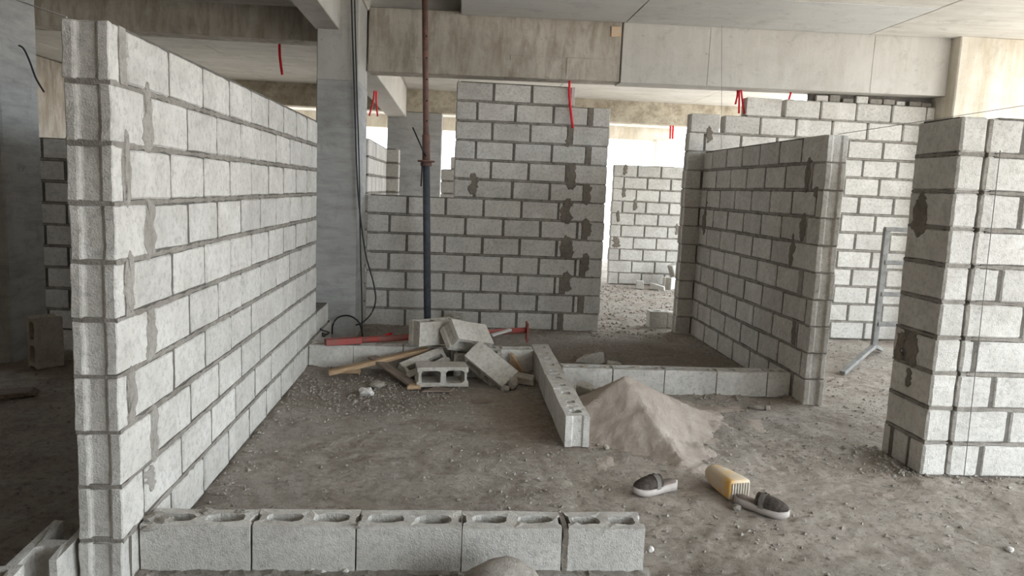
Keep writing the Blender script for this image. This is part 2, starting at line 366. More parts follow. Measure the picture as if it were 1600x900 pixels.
class Wall:
    def __init__(s, name, label, axis, face, u0, T=BT, fine=False, bed='mortar', jointed=True, mat=None, joint=.012):
        s.axis, s.face, s.T, s.fine, s.joint = axis, face, T, fine, joint
        base = (u0, face+T/2, 0) if axis == 'x' else (face+T/2, u0, 0)
        s.root = empty(name, base); s.base = Vector(base); tag(s.root, label, 'wall', kind='structure')
        s.seed = sum(map(ord, name)); s.rnd = random.Random(s.seed); s.core = bmesh.new(); s.flip = False
    def put(s, o):
        o.parent = s.root; o.matrix_parent_inverse = Matrix.Translation(-s.base)
    def block(s, u0, u1, k, notch=0, me=None, z=None):
        r = s.rnd; L = u1-u0-s.joint
        me = me or block_mesh(L, s.T, BH, notch, s.fine, r.randrange(3) if .35 < L < .42 else 0)
        o = bpy.data.objects.new('concrete_block', me); COL.objects.link(o)
        u, t, zz = (u0+u1)/2, s.face+s.T/2 + r.uniform(-.0025, .0025), (k+.5)*CH_ - .0005 if z is None else z
        rz = r.uniform(-.006, .006) + (0 if s.axis == 'x' else math.pi/2)
        if not notch and r.random() < .5: rz += math.pi
        o.location = (u, t, zz) if s.axis == 'x' else (t, u, zz); o.rotation_euler = (r.uniform(-.006, .006), r.uniform(-.006, .006), rz)
        s.put(o); return o
    def course(s, k, pieces, notch0=0, notch1=0, bed=True, core=True):
        for i, (a, b_) in enumerate(pieces):
            nz = notch0 if i == 0 else (notch1 if i == len(pieces)-1 else 0)
            o = s.block(a, b_, k, nz)
            if nz: o.location[1 if s.axis == 'y' else 0] += s.rnd.uniform(-.009, .005)
        a, b_ = pieces[0][0], pieces[-1][1]; f0, f1 = s.face, s.face+s.T
        if core:
            c0, c1 = (a+.05, b_-.05), (f0+.0052, f1-.0052)
            x, y = (c0, c1) if s.axis == 'x' else (c1, c0)
            t_ = box_bm(x[0], x[1], y[0], y[1], k*CH_+.002, (k+1)*CH_-.004); me = bpy.data.meshes.new('t'); t_.to_mesh(me); t_.free(); s.core.from_mesh(me); bpy.data.meshes.remove(me)
        if bed and k > 0:
            me = bm_mesh(jag_strip(a+.012, b_-.012, f0+.001, f1-.001, k*CH_, .014, s.axis, s.seed*31+k), 'mortar_bed')
            s.put(mesh_obj('mortar_bed', me, 'mortar'))
    def gap_fill(s, u0, u1, k, wob=.008):
        f0, f1 = s.face, s.face+s.T
        bm = bmesh.new(); rnd = random.Random(s.seed+k*13+int(u0*50)); prev = None
        for i in range(7):
            z = k*CH_ + .004 + .192*i/6; a = u0+rnd.uniform(-wob, wob*.3); c = u1+rnd.uniform(-wob*.3, wob); o = rnd.uniform(-.003, .003)
            q = [(a, f0-o-.001), (c, f0-o-.001), (c, f1+.001+o), (a, f1+.001+o)]
            ring = [bm.verts.new((u, t, z) if s.axis == 'x' else (t, u, z)) for u, t in q]
            if prev:
                for j in range(4): bm.faces.new((prev[j], prev[(j+1) % 4], ring[(j+1) % 4], ring[j]))
            else: bm.faces.new(ring)
            prev = ring
        bm.faces.new(prev[::-1]); s.put(mesh_obj('mortar_joint', bm_mesh(bm), 'mortar_smear' if s.fine else 'mortar_wet'))
    def smear(s, u, z, w, h, side=-1, seed=0, mat='mortar_wet'):
        """side -1: on the min face, +1: on the max face"""
        o = mesh_obj('mortar_smear', bm_mesh(smear_bm(w*1.05, h*1.12, seed+s.seed*.1)), mat)
        t = s.face if side < 0 else s.face+s.T
        if s.axis == 'x': o.location = (u, t, z); o.rotation_euler = (0, 0, 0 if side < 0 else math.pi)
        else: o.location = (t, u, z); o.rotation_euler = (0, 0, -math.pi/2 if side < 0 else math.pi/2)
        s.put(o)
    def done(s):
        if len(s.core.verts): s.put(mesh_obj('mortar_core', bm_mesh(s.core, 'mortar_core'), 'mortar_dark'))

# ------------------------------------------------------------------ floor
def axis_pts(*segs):
    r = []
    for a, c, k in segs: r += list(np.linspace(a, c, k, endpoint=False))
    return r + [segs[-1][1]]
xs = axis_pts((-9, -2.2, 40), (-2.2, 4.4, 260), (4.4, 7.0, 30)); ys = axis_pts((-2.6, 2.3, 40), (2.3, 8.4, 270), (8.4, 21, 90))
verts = [(x, y, floor_h(x, y)) for y in ys for x in xs]
nx = len(xs)
faces = [(j*nx+i, j*nx+i+1, (j+1)*nx+i+1, (j+1)*nx+i) for j in range(len(ys)-1) for i in range(nx-1)]
me = bpy.data.meshes.new('floor'); me.from_pydata(verts, [], faces)
fl = mesh_obj('floor', me, 'floor_dust', smooth=True); tag(fl, 'dusty grey brown floor strewn with grit and mortar crumbs', 'floor', kind='structure')

# ------------------------------------------------------------------ ceiling and beams
SH, SX = .0137, -.91        # the soffit climbs slightly to the right
ce = empty('ceiling', (0, 0, 3.2)); tag(ce, 'grey cast concrete slab with formwork panel joints overhead', 'ceiling', kind='structure')
def cput(o): o.parent = ce; o.matrix_parent_inverse = Matrix.Translation((0, 0, -3.2)); return o
def cz(x): return 3.205 + SH*(x-SX)
gx = [-8.0, -5.8, -3.36, -.9, 0.0, 1.68, 4.27, 6.8]; gy = [-2.4, -.6, 1.8, 4.2, 6.6, 7.75]
for i in range(len(gx)-1):
    for j in range(len(gy)-1):
        if gx[i] == -.9 and gy[j] == 6.6: continue       # open shaft above the prop
        dz = random.uniform(0, .006); g = .004
        bm = box_bm(gx[i]+g, gx[i+1]-g, gy[j]+g, gy[j+1]-g, cz(0)+dz, cz(0)+.05, .004, SH, 0)
        cput(mesh_obj('soffit_panel', bm_mesh(bm), 'soffit_smooth' if (i in (5, 4) and j == 4) else 'soffit'))
cput(box('slab', 'soffit', -8, -.9, -2.4, 7.9, 3.24, 3.5, bev=0, shear=SH))
cput(box('slab', 'soffit', 0, 6.8, -2.4, 7.9, 3.24, 3.5, bev=0, shear=SH))
cput(box('slab', 'soffit', -.9, 0, -2.4, 6.6, 3.24, 3.5, bev=0, shear=SH))
cput(box('shaft_lid', 'shaft_dark', -.95, .05, 6.5, 7.9, 3.46, 3.6, bev=0))  # added lid, its near-black colour stands in for the dark inside the shaft
for k, (y0, y1) in enumerate(((8.05, 11), (11, 13.95), (14.2, 17), (17, 19.3))):
    for a, c in zip(gx[:-1], gx[1:-1]+[5.7]): cput(mesh_obj('soffit_panel', bm_mesh(box_bm(a+.004, c-.004, y0+.004, y1-.004, 3.235+random.uniform(0, .006), 3.28, .004)), 'soffit'))
cput(box('slab', 'soffit', -8, 5.7, 7.9, 19.6, 3.26, 3.5, bev=0))

def beam(name, label, mat, x0, x1, y0, y1, z0, z1, sh=0, sx0=0):
    o = box(name, mat, x0, x1, y0, y1, z0, z1, bev=.008, shear=sh, sx0=sx0); tag(o, label, 'beam', kind='structure'); return o
BY = 7.78
bA = empty('concrete_beam', (0, BY, 2.64)); tag(bA, 'deep stained concrete beam spanning above the middle block walls', 'beam', kind='structure')
def bput(o): o.parent = bA; o.matrix_parent_inverse = Matrix.Translation((0, -BY, -2.64)); return o
bput(box('beam_section', 'beam_concrete', -.91, 1.655, BY, 8.06, 2.625, 3.25, bev=.006, shear=SH, sx0=SX))
bput(box('beam_section', 'beam_smooth', 1.665, 5.2, BY-.012, 8.06, 2.615, 3.25, bev=.006, shear=SH, sx0=SX))
bput(box('wood_offcut', 'paint_orange', 1.54, 1.64, BY-.014, BY+.01, 3.07, 3.17, bev=.003, shear=SH, sx0=SX))
def fin(x0, x1, z0, z1, y=BY):
    bput(box('formwork_fin', 'beam_concrete', x0, x1, y-.006, y+.004, z0, z1, bev=.001, shear=SH, sx0=SX))
fin(-.35, .52, 2.80, 2.808); fin(.52, .527, 2.795, 2.84); fin(.52, 1.5, 2.84, 2.847); fin(1.10, 1.106, 2.65, 2.84); fin(-.9, -.75, 2.86, 2.866)
for x_ in (2.58, 4.35): fin(x_, x_+.004, 2.62, 3.2, BY-.009)
beam('concrete_beam', 'dark concrete beam above the long white block wall at left', 'beam_concrete', -7.5, -1.3, BY, 8.05, 2.885, 3.25)
beam('concrete_beam', 'short concrete beam running from the slim column towards the camera', 'beam_smooth', -1.335, -1.105, 2.2, 7.25, 2.9, 3.24)
beam('concrete_beam', 'concrete beam with orange paint behind the slim column', 'beam_smooth', -1.28, -.93, 8.05, 14.0, 2.74, 3.24)
beam('concrete_beam', 'rough honeycombed concrete beam seen beyond the doorway', 'beam_rough', -8, 5.7, 13.95, 14.25, 2.84, 3.25)
beam('concrete_beam', 'pale facade beam above the bright opening far behind', 'column_lit', -8, 5.7, 19.3, 19.6, 2.93, 3.3)

def column(label, mat, x0, x1, y0, y1, zt=3.22, cap=None, capmat=None):
    r = empty('concrete_column', ((x0+x1)/2, (y0+y1)/2, 0)); tag(r, label, 'column', kind='structure'); inv = Matrix.Translation((-(x0+x1)/2, -(y0+y1)/2, 0))
    a = box('shaft', mat, x0, x1, y0, y1, -.02, cap or zt, bev=.012); a.parent = r; a.matrix_parent_inverse = inv
    if cap:
        a = box('capital', capmat, x0+.004, x1-.004, y0+.004, y1-.004, cap-.005, zt, bev=.008); a.parent = r; a.matrix_parent_inverse = inv
    return r
c1 = column('slim grey concrete column with black cables beside the long block wall', 'column_concrete', -1.315, -.925, 7.2, 7.89, 3.23, 2.45, 'column_top')
column('dark concrete column at the left edge behind the long block wall', 'column_concrete', -3.95, -3.39, 5.93, 6.45, 3.2)
column('bright stained concrete column at the right above the near block pillar', 'column_lit', 5.2, 6.3, 7.62, 8.3, 3.3)
column('slender facade column at the open right side of the floor', 'column_lit', 6.5, 6.8, 4.35, 4.75, 3.3)
column('wide grey concrete column seen in the gap behind the steel prop', 'column_concrete', -1.27, -.27, 14.0, 14.5, 2.84)
column('pale facade column standing in the far bright opening', 'column_lit', 5.15, 5.7, 19.2, 19.6, 2.95)

# ------------------------------------------------------------------ block walls
# long wall on the left: lit face at x = -1.142
XL = -1.1423
wl = Wall('wall_left', 'long white concrete block wall running away at left', 'y', XL-BT, 2.6, fine=True)
for c in range(1, 11):
    k = 10-c; far = 6.345 if k > 1 else (6.96 if k == 1 else 7.15)
    if c in (9, 10): ps = bond(2.6, far, .20 if c == 9 else .075); gap = None
    elif c % 2: ps = bond(2.6, far, .085, gap=.042); gap = (2.683, 2.729)
    else: ps = bond(2.6, far, .27, gap=.052); gap = (2.868, 2.926)
    wl.course(k, ps, notch0=-1)
    if gap: wl.gap_fill(gap[0], gap[1], k)
for i, (u, z, w, h) in enumerate(((2.90, 1.70, .10, .23), (2.72, 1.52, .05, .22), (2.90, 1.30, .11, .22), (2.72, 1.12, .075, .2), (2.90, .9, .09, .2), (2.71, .71, .07, .19), (2.9, .50, .10, .2), (2.90, 1.79, .05, .1), (2.86, .33, .10, .1))):
    wl.smear(u, z, w, h, 1, i, 'mortar_smear')
wl.done()

# back wall, left of the doorway
YB = 7.9
wb = Wall('wall_back', 'shaded block wall with a stepped top behind the steel prop', 'x', YB, -.92)
for k in range(13):
    if k < 7: ps = bond(-.92, 1.62, .43 if k % 2 == 0 else .245)
    else:
        e = 1.615 if k < 12 else 1.225
        ps = bond(-.02, e, .39 if k % 2 == 0 else .225)
    # the last piece beside the doorway is set in a wide joint
    if k < 12 and len(ps) > 2:
        a, c = ps[-1]; L = .19 if k % 2 else .40
        q = [p_ for p_ in ps if p_[1] <= c-L-.04+.001]; last = q[-1][1]
        st = c-L
        if st-last > .10: q.append((last, st-.05)); last = st-.05
        wb.gap_fill(last, st, k); ps2 = q+[(st, c)]
    else: ps2 = ps
    wb.course(k, ps2, notch1=1)
for i, (px, py, w, h) in enumerate(((893, 275, .12, .26), (918, 304, .10, .2), (885, 330, .14, .25), (917, 357, .11, .2), (885, 387, .14, .22), (915, 410, .10, .2), (885, 440, .13, .2), (739, 287, .09, .22), (886, 222, .05, .1))):
    q = bp(px, py, 'y', YB); wb.smear(q.x, q.z, w, h, -1, i)
wb.done()

# back wall right of the doorway, bright where the daylight reaches it
wr = Wall('wall_back_right', 'bright block wall right of the doorway under the smooth beam', 'x', YB, 2.475)
for k in range(13):
    if k == 12: ps = [(3.08, 3.475)] + bond(3.50, 5.2, .4)
    elif k == 11: ps = [(2.475, 2.80)] + bond(2.845, 5.2, .4)
    else: ps = bond(2.475, 5.2, .17 if k % 2 == 0 else .36)
    wr.course(k, ps, notch0=-1, core=(k < 11))
for i in range(9):
    u = 3.86+i*.15; wr.put(mesh_obj('packing_chip', bm_mesh(box_bm(u, u+random.uniform(.09, .15), 7.93+random.uniform(0, .02), 8.04, 2.598, 2.60+random.uniform(.04, .075), .006)), 'mortar' if i % 3 else 'block'))
wr.put(mesh_obj('mortar_packing', bm_mesh(box_bm(3.80, 5.19, 7.985, 8.045, 2.596, 2.70, .004)), 'mortar_dark'))
q = bp(1108, 210, 'y', YB); wr.smear(q.x, q.z, .08, .17, -1, 3)
wr.done()

# partition on the right of the second room: shaded face at x = 2.6445
XR = 2.6445
wp = Wall('wall_partition', 'shaded block partition wall standing free in the middle right', 'y', XR, 5.2, fine=True)
for c in range(1, 11):
    k = 10-c
    ps = bond(5.2, 7.89, .40 if c % 2 else .20, gap=0 if c % 2 else .05)
    if c in (3, 7, 9): ps = bond(5.2, 7.89, .10)
    wp.course(k, ps, notch0=-1)
    if c % 2 == 0: wp.gap_fill(5.398, 5.452, k)
for i, (px, py, w, h) in enumerate(((1263, 272, .10, .24), (1255, 355, .10, .22), (1238, 392, .11, .22), (1240, 520, .08, .18), (1101, 345, .12, .26), (1275, 300, .06, .08))):
    q = bp(px, py, 'x', XR); wp.smear(q.y, q.z, w, h, -1, i)
wp.done()

# near wall at the right edge: a return of 0.4 m and a run to the right
XP, YP = 2.67, 3.81
wn = Wall('wall_right', 'near white block wall with a shaded end at the right edge', 'x', YP, XP+.148, fine=True)
firsts = [.235, .50, .31, .16, .545, .14, .5, .19, .545, .205]
for k in range(10):
    f = [.19, .33, .21, .08, .335, .17, .38, .235, .38, .20][k]
    wn.course(k, bond(XP+.148, 4.95, f))
wn.done()
wn2 = Wall('wall_right_return', 'shaded block return at the end of the near right wall', 'y', XP, YP, T=.142, fine=True)
for k in range(10):
    if k == 0: ps = [(YP, YP+.15), (YP+.15, YP+.31), (YP+.325, YP+.42)]
    elif k == 3: ps = [(YP, YP+.26), (YP+.30, YP+.41)]
    else: ps = [(YP, YP+.405)]
    wn2.course(k, ps)
for i, (px, py, w, h) in enumerate(((1437, 335, .14, .22), (1425, 545, .13, .20), (1405, 540, .08, .16), (1420, 590, .06, .1))):
    q = bp(px, py, 'x', XP); wn2.smear(q.y, q.z, w, h, -1, i+4)
wn2.done()

# wall beyond the doorway
wd = Wall('wall_doorway_far', 'bright block wall seen through the doorway', 'x', 12.3, 2.63)
for k in range(10): wd.course(k, bond(2.63, 5.4, .17 if k % 2 == 0 else .39), notch0=-1)
q = bp(978, 262, 'y', 12.3)
for i, (px, py) in enumerate(((977, 265), (975, 300), (992, 320), (966, 338), (963, 378), (1058, 358))):
    q = bp(px, py, 'y', 12.3); wd.smear(q.x, q.z, .07 if i != 4 else .16, .17, -1, i)
wd.block(4.05, 4.44, 10); wd.done()
# fragments of far walls in the gap above the back wall
wf = Wall('wall_gap_far', 'bright far block wall in the narrow gap beside the wide column', 'x', 12.3, -.235)
for k in range(9): wf.course(k, bond(-.235, 1.2, .23 if k % 2 == 0 else .4))
wf.course(9, bond(-.09, 1.2, .4)); wf.done()
ws = Wall('wall_gap_side', 'pale block wall running back behind the slim column', 'y', -1.1, 8.3)
for k in range(10): ws.course(k, bond(8.3, 10.5, .2 if k % 2 == 0 else .4), bed=True)
ws.done()
wsr = Wall('wall_gap_return', 'short brown shaded block return behind the slim column', 'x', 10.5, -1.1)
for k in range(10): wsr.course(k, bond(-1.1, -.775, .325))
wsr.done()
o = box('shade_wall_left_rear', 'beam_concrete', -6.6, -6.4, 7.25, 13.9, 0, 3.22); tag(o, 'added concrete side wall limiting daylight into the rear left bay', 'wall', kind='structure')  # added, leaves only a narrow gap for daylight from the left
wq = Wall('wall_left_rear', 'block wall glimpsed between dark column and long white wall', 'x', 7.25, -6.4)
for k in range(9): wq.course(k, bond(-6.4, -2.2, .2 if k % 2 == 0 else .4))
wq.done()
o = box('wall_far_left', 'soffit', -8, -4.6, 18.5, 18.65, 0, 2.6); tag(o, 'pale rendered wall far behind at the left', 'wall', kind='structure')
o = box('shade_wall_behind', 'beam_concrete', -6.4, 2.8, -2.4, -2.2, 0, 3.22); tag(o, 'unseen concrete wall added behind the viewer to cut daylight', 'wall', kind='structure')  # added out of view, its edge limits the daylight from behind
o = box('shade_wall_left', 'beam_concrete', -6.6, -6.4, -2.4, 6.62, 0, 3.22); tag(o, 'unseen concrete wall added to keep the left side dark', 'wall', kind='structure')  # added out of view to shade the left side

# ------------------------------------------------------------------ low first courses
def low_wall(name, label, axis, face, pieces, cells, seed, H=.19, depth=None, T=BT):
    w = Wall(name, label, axis, face, pieces[0][0], T=T, joint=.006)
    for i, (a, b_) in enumerate(pieces):
        L = b_-a-.006; l = L/2
        cs = cells(l, i); me = hollow_mesh(L, T, H, cs, seed=seed+i, depth=depth, ends=(L > .19), jit=.003)
        w.block(a, b_, 0, 0, me, z=H/2+.003)
    return w
def two_slots(l, i): return [(-l*.45, .004, l*.36, .036), (l*.48, .004, l*.36, .036)]
def two_round(l, i): return [(-l*.5, 0, .030, .030), (l*.5, 0, .030, .030)] if l > .15 else [(0, 0, .042, .038)]
YF = 2.735
lf = low_wall('wall_low_front', 'low row of five hollow concrete blocks across the foreground', 'x', YF, [(-1.137, -.728), (-.728, -.334), (-.334, .072), (.072, .468), (.488, .802)], two_slots, 10, H=.196)
for i, (u, w_) in enumerate(((-.9, .5), (-.45, .45), (.0, .5), (.42, .35), (.7, .25))):
    bm = jag_strip(u-w_/2, u+w_/2, YF-.03, YF+.02, .004, .03, 'x', 70+i, .03, .008); lf.put(mesh_obj('mortar_bed', bm_mesh(bm), 'mortar'))
lf.gap_fill(.468, .486, 0)
lm = low_wall('wall_low_middle', 'low row of hollow blocks running back beside the sand pile', 'y', .70, [(4.21, 4.42)] + [(4.42+.4*i, 4.82+.4*i) for i in range(4)] + [(6.02, 6.27)], two_round, 30, T=.146)
lb = low_wall('wall_low_back', 'low row of hollow blocks behind the heap of loose blocks', 'x', 6.0, [(-1.137, -.78), (-.78, -.38), (-.38, .02), (.02, .42), (.42, .695)], two_slots, 50, depth=.10)
l2 = low_wall('wall_low_right', 'low row of hollow blocks in front of the second room', 'x', 5.41, [(.852, 1.237), (1.237, 1.642), (1.642, 2.048), (2.048, 2.452), (2.452, 2.638)], two_slots, 60, depth=.10)

# ------------------------------------------------------------------ sand, gravel, stones
def sand_h(x, y):
    a = Vector((1.16, 4.66)); e = Vector((1.36, 3.98)); q = Vector((x, y)); ab = e-a
    t = max(0, min(1, (q-a).dot(ab)/ab.length_squared)); c = a+ab*t; d = (q-c).length
    side = (q-a).x*ab.y - (q-a).y*ab.x
    hr = .30*(1-t)**1.15 + .03; sl = .60 if side > 0 else .44
    h = hr - sl*max(0, d-.02)
    if h < .05: h = .05*math.exp((h-.05)/.05)          # thin skirt
    v = Vector((x*5, y*5, 9))
    h += .022*noise.noise(v) + .009*noise.noise(v*3.1) + .004*noise.noise(v*9) + .0025*noise.noise(v*19)
    h -= .05*math.exp(-((x-1.42)**2+(y-4.30)**2)/.008) - .02*math.exp(-((x-1.50)**2+(y-4.18)**2)/.01)  # scooped hollow
    return h - .016
gx_ = np.linspace(.80, 2.5, 170); gy_ = np.linspace(3.5, 5.40, 180)
vv = [(x, y, max(sand_h(x, y), floor_h(x, y)-.012)) for y in gy_ for x in gx_]
k = len(gx_); ff = []
for j in range(len(gy_)-1):
    for i in range(k-1):
        q = (j*k+i, j*k+i+1, (j+1)*k+i+1, (j+1)*k+i)
        if max(sand_h(vv[t][0], vv[t][1]) - floor_h(vv[t][0], vv[t][1]) for t in q) > -.012: ff.append(q)
me = bpy.data.meshes.new('sand_pile'); me.from_pydata(vv, [], ff)
bm = bmesh.new(); bm.from_mesh(me); bmesh.ops.delete(bm, geom=[v for v in bm.verts if not v.link_faces], context='VERTS'); bm.to_mesh(me); bm.free()
o = mesh_obj('sand_pile', me, 'sand', smooth=True); tag(o, 'heap of pale pinkish sand spilling beside the low block row', 'sand pile')

def rock_bm(rx, ry, rz, seed, sub=2, amp=.28, bm=None, at=(0, 0, 0), freq=1.7):
    t_ = bmesh.new(); bmesh.ops.create_icosphere(t_, subdivisions=sub, radius=1)
    for v in t_.verts:
        d = v.co.normalized(); r = 1 + amp*noise.noise(d*freq + Vector((seed*3.1, seed*1.7, 0))) + amp*.4*noise.noise(d*freq*2.7 + Vector((seed, 0, 5)))
        v.co = Vector((d.x*rx*r, d.y*ry*r, d.z*rz*r)) + Vector(at)
    if bm is None: return t_
    m_ = bpy.data.meshes.new('t'); t_.to_mesh(m_); t_.free(); bm.from_mesh(m_); bpy.data.meshes.remove(m_); return bm
def grit(name, label, count, zone, mat, lo, hi, seed, pw=2.6):
    rnd = random.Random(seed); P = []; F = []
    tmpl = [(1, 0, 0), (0, 1, 0), (-1, 0, 0), (0, -1, 0), (0, 0, 1), (0, 0, -1)]
    fc = [(0, 1, 4), (1, 2, 4), (2, 3, 4), (3, 0, 4), (1, 0, 5), (2, 1, 5), (3, 2, 5), (0, 3, 5)]
    while count > 0:
        x, y = zone(rnd)
        r = lo + (hi-lo)*rnd.random()**pw; b0 = len(P); a = rnd.uniform(0, 6.3); ca, sa = math.cos(a), math.sin(a)
        z = floor_h(x, y) + r*.25
        for t_ in tmpl:
            qx, qy, qz = (t_[i]*r*rnd.uniform(.6, 1.25) + rnd.uniform(-.25, .25)*r for i in range(3))
            P.append((x + ca*qx - sa*qy, y + sa*qx + ca*qy, z + qz*.7))
        F += [tuple(b0+i for i in f) for f in fc]; count -= 1
    me = bpy.data.meshes.new(name); me.from_pydata(P, [], F); o = mesh_obj(name, me, mat); tag(o, label, 'gravel', kind='stuff'); return o
def zone_all(r):
    while True:
        x, y = r.uniform(-1.1, 4.6), 2.2 + 6.2*r.random()**1.3
        if noise.noise(Vector((x*1.3, y*1.3, 4))) + r.uniform(-.5, .5) > 0 and not (-1.3 < x < -1.14): return x, y
def zone_edges(r):
    while True:
        ax, f_, a_, c_ = r.choice(BERMS); u = r.uniform(a_, c_); t_ = f_ + r.gauss(0, .07)*(1 if r.random() < .8 else 2.5)
        x, y = (u, t_) if ax == 'x' else (t_, u)
        if x > -1.13 and not (2.64 < x < 2.8 and y > 5.2): return x, y
def zone_corner(r): return r.gauss(-.55, .35), r.gauss(5.35, .3)
def zone_left(r): return r.uniform(-4, -1.35), r.uniform(2.2, 7)
def zone_door(r): return r.uniform(1.5, 3.6), r.uniform(7.6, 12.2)
grit('gravel', 'fine grit and mortar crumbs scattered over the open floor', 9000, zone_all, 'rock', .002, .014, 1)
grit('gravel', 'mortar crumbs gathered along the feet of the block walls', 3500, zone_edges, 'rock', .003, .017, 2)
grit('gravel', 'loose grey gravel below the wooden plank in the corner', 2500, zone_corner, 'rock', .003, .014, 3)
grit('gravel', 'sparse grit on the dark floor left of the long wall', 700, zone_left, 'rock', .003, .018, 4)
grit('gravel', 'bright rubble grit on the floor beyond the doorway', 2000, zone_door, 'rock', .005, .025, 5)
def rock(name, px, py, r, label, mat='rock', seed=1, z=None, cat='stone', amp=.35):
    q = bp(px, py, 'z', r[2]*.5 if z is None else z)
    o = mesh_obj(name, bm_mesh(rock_bm(r[0], r[1], r[2], seed, 2, amp)), mat, loc=(q.x, q.y, floor_h(q.x, q.y)+r[2]*.72)); o.rotation_euler.z = seed
    tag(o, label, cat); return o
rock('mortar_lump', 572, 612, (.055, .035, .035), 'crumbly whitish mortar lump on the gravel below the plank', 'plaster_lump', 3, cat='mortar lump', amp=.6)
rock('stone', 800, 600, (.055, .05, .06), 'angular grey stone beside the leaning block', seed=5)
rock('stone', 789, 607, (.035, .03, .03), 'small grey stone under the tip of the leaning block', seed=6)
rock('stone', 1070, 632, (.022, .02, .02), 'small pale stone before the low right block row', seed=8)
rock('stone', 1181, 636, (.06, .025, .018), 'flat grey chip lying near the partition foot', seed=9)
rock('stone', 1199, 638, (.025, .02, .02), 'round grey pebble next to the flat chip near partition', seed=10)
rock('stone', 947, 701, (.02, .018, .016), 'small stone at the left foot of the sand heap', seed=11)
rock('stone', 1151, 792, (.022, .02, .018), 'small beige stone touching the right slipper', seed=12)
rock('stone', 1017, 856, (.014, .013, .016), 'white pebble beside the end of the front block row', 'plaster_lump', seed=13)
rock('stone', 1578, 858, (.018, .016, .013), 'white pebble on the floor at lower right corner', 'plaster_lump', seed=14)
rock('stone', 595, 570, (.05, .045, .035), 'pale stone in shadow below the wooden plank', seed=15)
rock('stone', 590, 600, (.07, .06, .025), 'half buried flat grey stone in the gravel corner', seed=17)
rock('stone', 753, 625, (.09, .05, .008), 'thin flat slate chip on the floor before the heap', 'wood_old', seed=16)
for i, (px, py, r) in enumerate(((462, 893, .02), (487, 896, .017), (505, 897, .015), (540, 897, .016))):
    rock('stone', px, py, (r, r*.9, r*.8), ('white pebble below the second front block, leftmost of four', 'white pebble below the second front block, second of four', 'white pebble below the second front block, third of four', 'white pebble below the third front block, rightmost of four')[i], 'plaster_lump', 20+i)
# rounded lump in front of the front row
o = mesh_obj('concrete_lump', bm_mesh(rock_bm(.155, .13, .135, 2, 4, .10, freq=1.1)), 'rock', loc=(.212, 2.50, .045), smooth=True); tag(o, 'rounded grey concrete lump at bottom edge before the block row', 'concrete lump')
for i, (x, y, z, r) in enumerate(((-1.105, 2.80, .20, .035), (-1.06, 2.775, .20, .028), (-1.10, 2.745, .19, .025), (-.93, 2.86, .196, .022), (-.80, 2.86, .196, .02), (-.33, 2.75, .196, .016))):
    lf.put(mesh_obj('mortar_dab', bm_mesh(rock_bm(r*1.3, r*1.2, r*.55, 40+i, 2, .5)), 'mortar_smear', loc=(x, y, z)))

# ------------------------------------------------------------------ loose blocks
def orient(o, c, X, Y, Z):
    o.matrix_world = Matrix(((X.x, Y.x, Z.x, c.x), (X.y, Y.y, Z.y, c.y), (X.z, Y.z, Z.z, c.z), (0, 0, 0, 1)))
def face_block(a, d, b_, label, kind='stretcher', L=.39, seed=1, mat='block_loose', H=.19, group='loose blocks in the heap'):
    """lay a hollow block so that its face has corner a, long edge towards d and short edge towards b_"""
    a, d, b_ = Vector(a), Vector(d), Vector(b_)
    X = (d-a).normalized(); s = (b_-a); s = (s - X*s.dot(X)).normalized()
    nrm = X.cross(s)
    if nrm.dot(CAM-a) < 0: nrm = -nrm
    me = hollow_mesh(L, BT, H, [(-L*.235, 0, L*.185, .046), (L*.235, 0, L*.185, .046)] if seed != 5 else [(-L*.25, 0, L*.16, .022), (L*.25, 0, L*.16, .022)], mat, seed, jit=.004, pp_=6)
    o = mesh_obj('concrete_block', me, None)
    if kind == 'stretcher':
        c = a + X*(L/2) + s*(H/2) - nrm*(BT/2); Z = s; Y = Z.cross(X)
    else:
        c = a + X*(L/2) + s*(BT/2) - nrm*(H/2); Z = nrm; Y = Z.cross(X)
    orient(o, c, X, Y, Z); tag(o, label, 'concrete block', group); return o
ca, sa = math.cos(.14), math.sin(.14)
face_block((-.235, 5.44, .012), (-.235+ca, 5.44+sa, .012), (-.235, 5.44, 1), 'hollow block lying on its side with two open cells facing forward', 'cell', seed=1)
face_block(bp(725.4, 555.4, 'y', 5.62), bp(783.2, 603.3, 'y', 5.45), bp(742.3, 530.4, 'y', 5.72), 'block leaning down at the right side of the heap', 'stretcher', seed=2)
face_block(bp(717, 529, 'y', 5.66), bp(770, 537, 'y', 5.90), bp(706, 496, 'y', 5.80), 'topmost tilted block of the heap', 'stretcher', seed=3)
face_block((-.238, 5.75, .255), (-.238+.80, 5.75+.60, .235), (-.238, 5.75, 1), 'upright block at the upper left of the heap', 'stretcher', seed=4)
face_block(bp(638, 590, 'y', 5.60), bp(714, 560, 'y', 5.82), bp(630, 565, 'y', 5.70), 'tilted block with slots behind the open celled block', 'cell', seed=5)
face_block((.04, 5.79, .004), (.42, 5.83, .004), (.04, 5.79, 1), 'mostly hidden block carrying the heap from below', 'stretcher', seed=6)
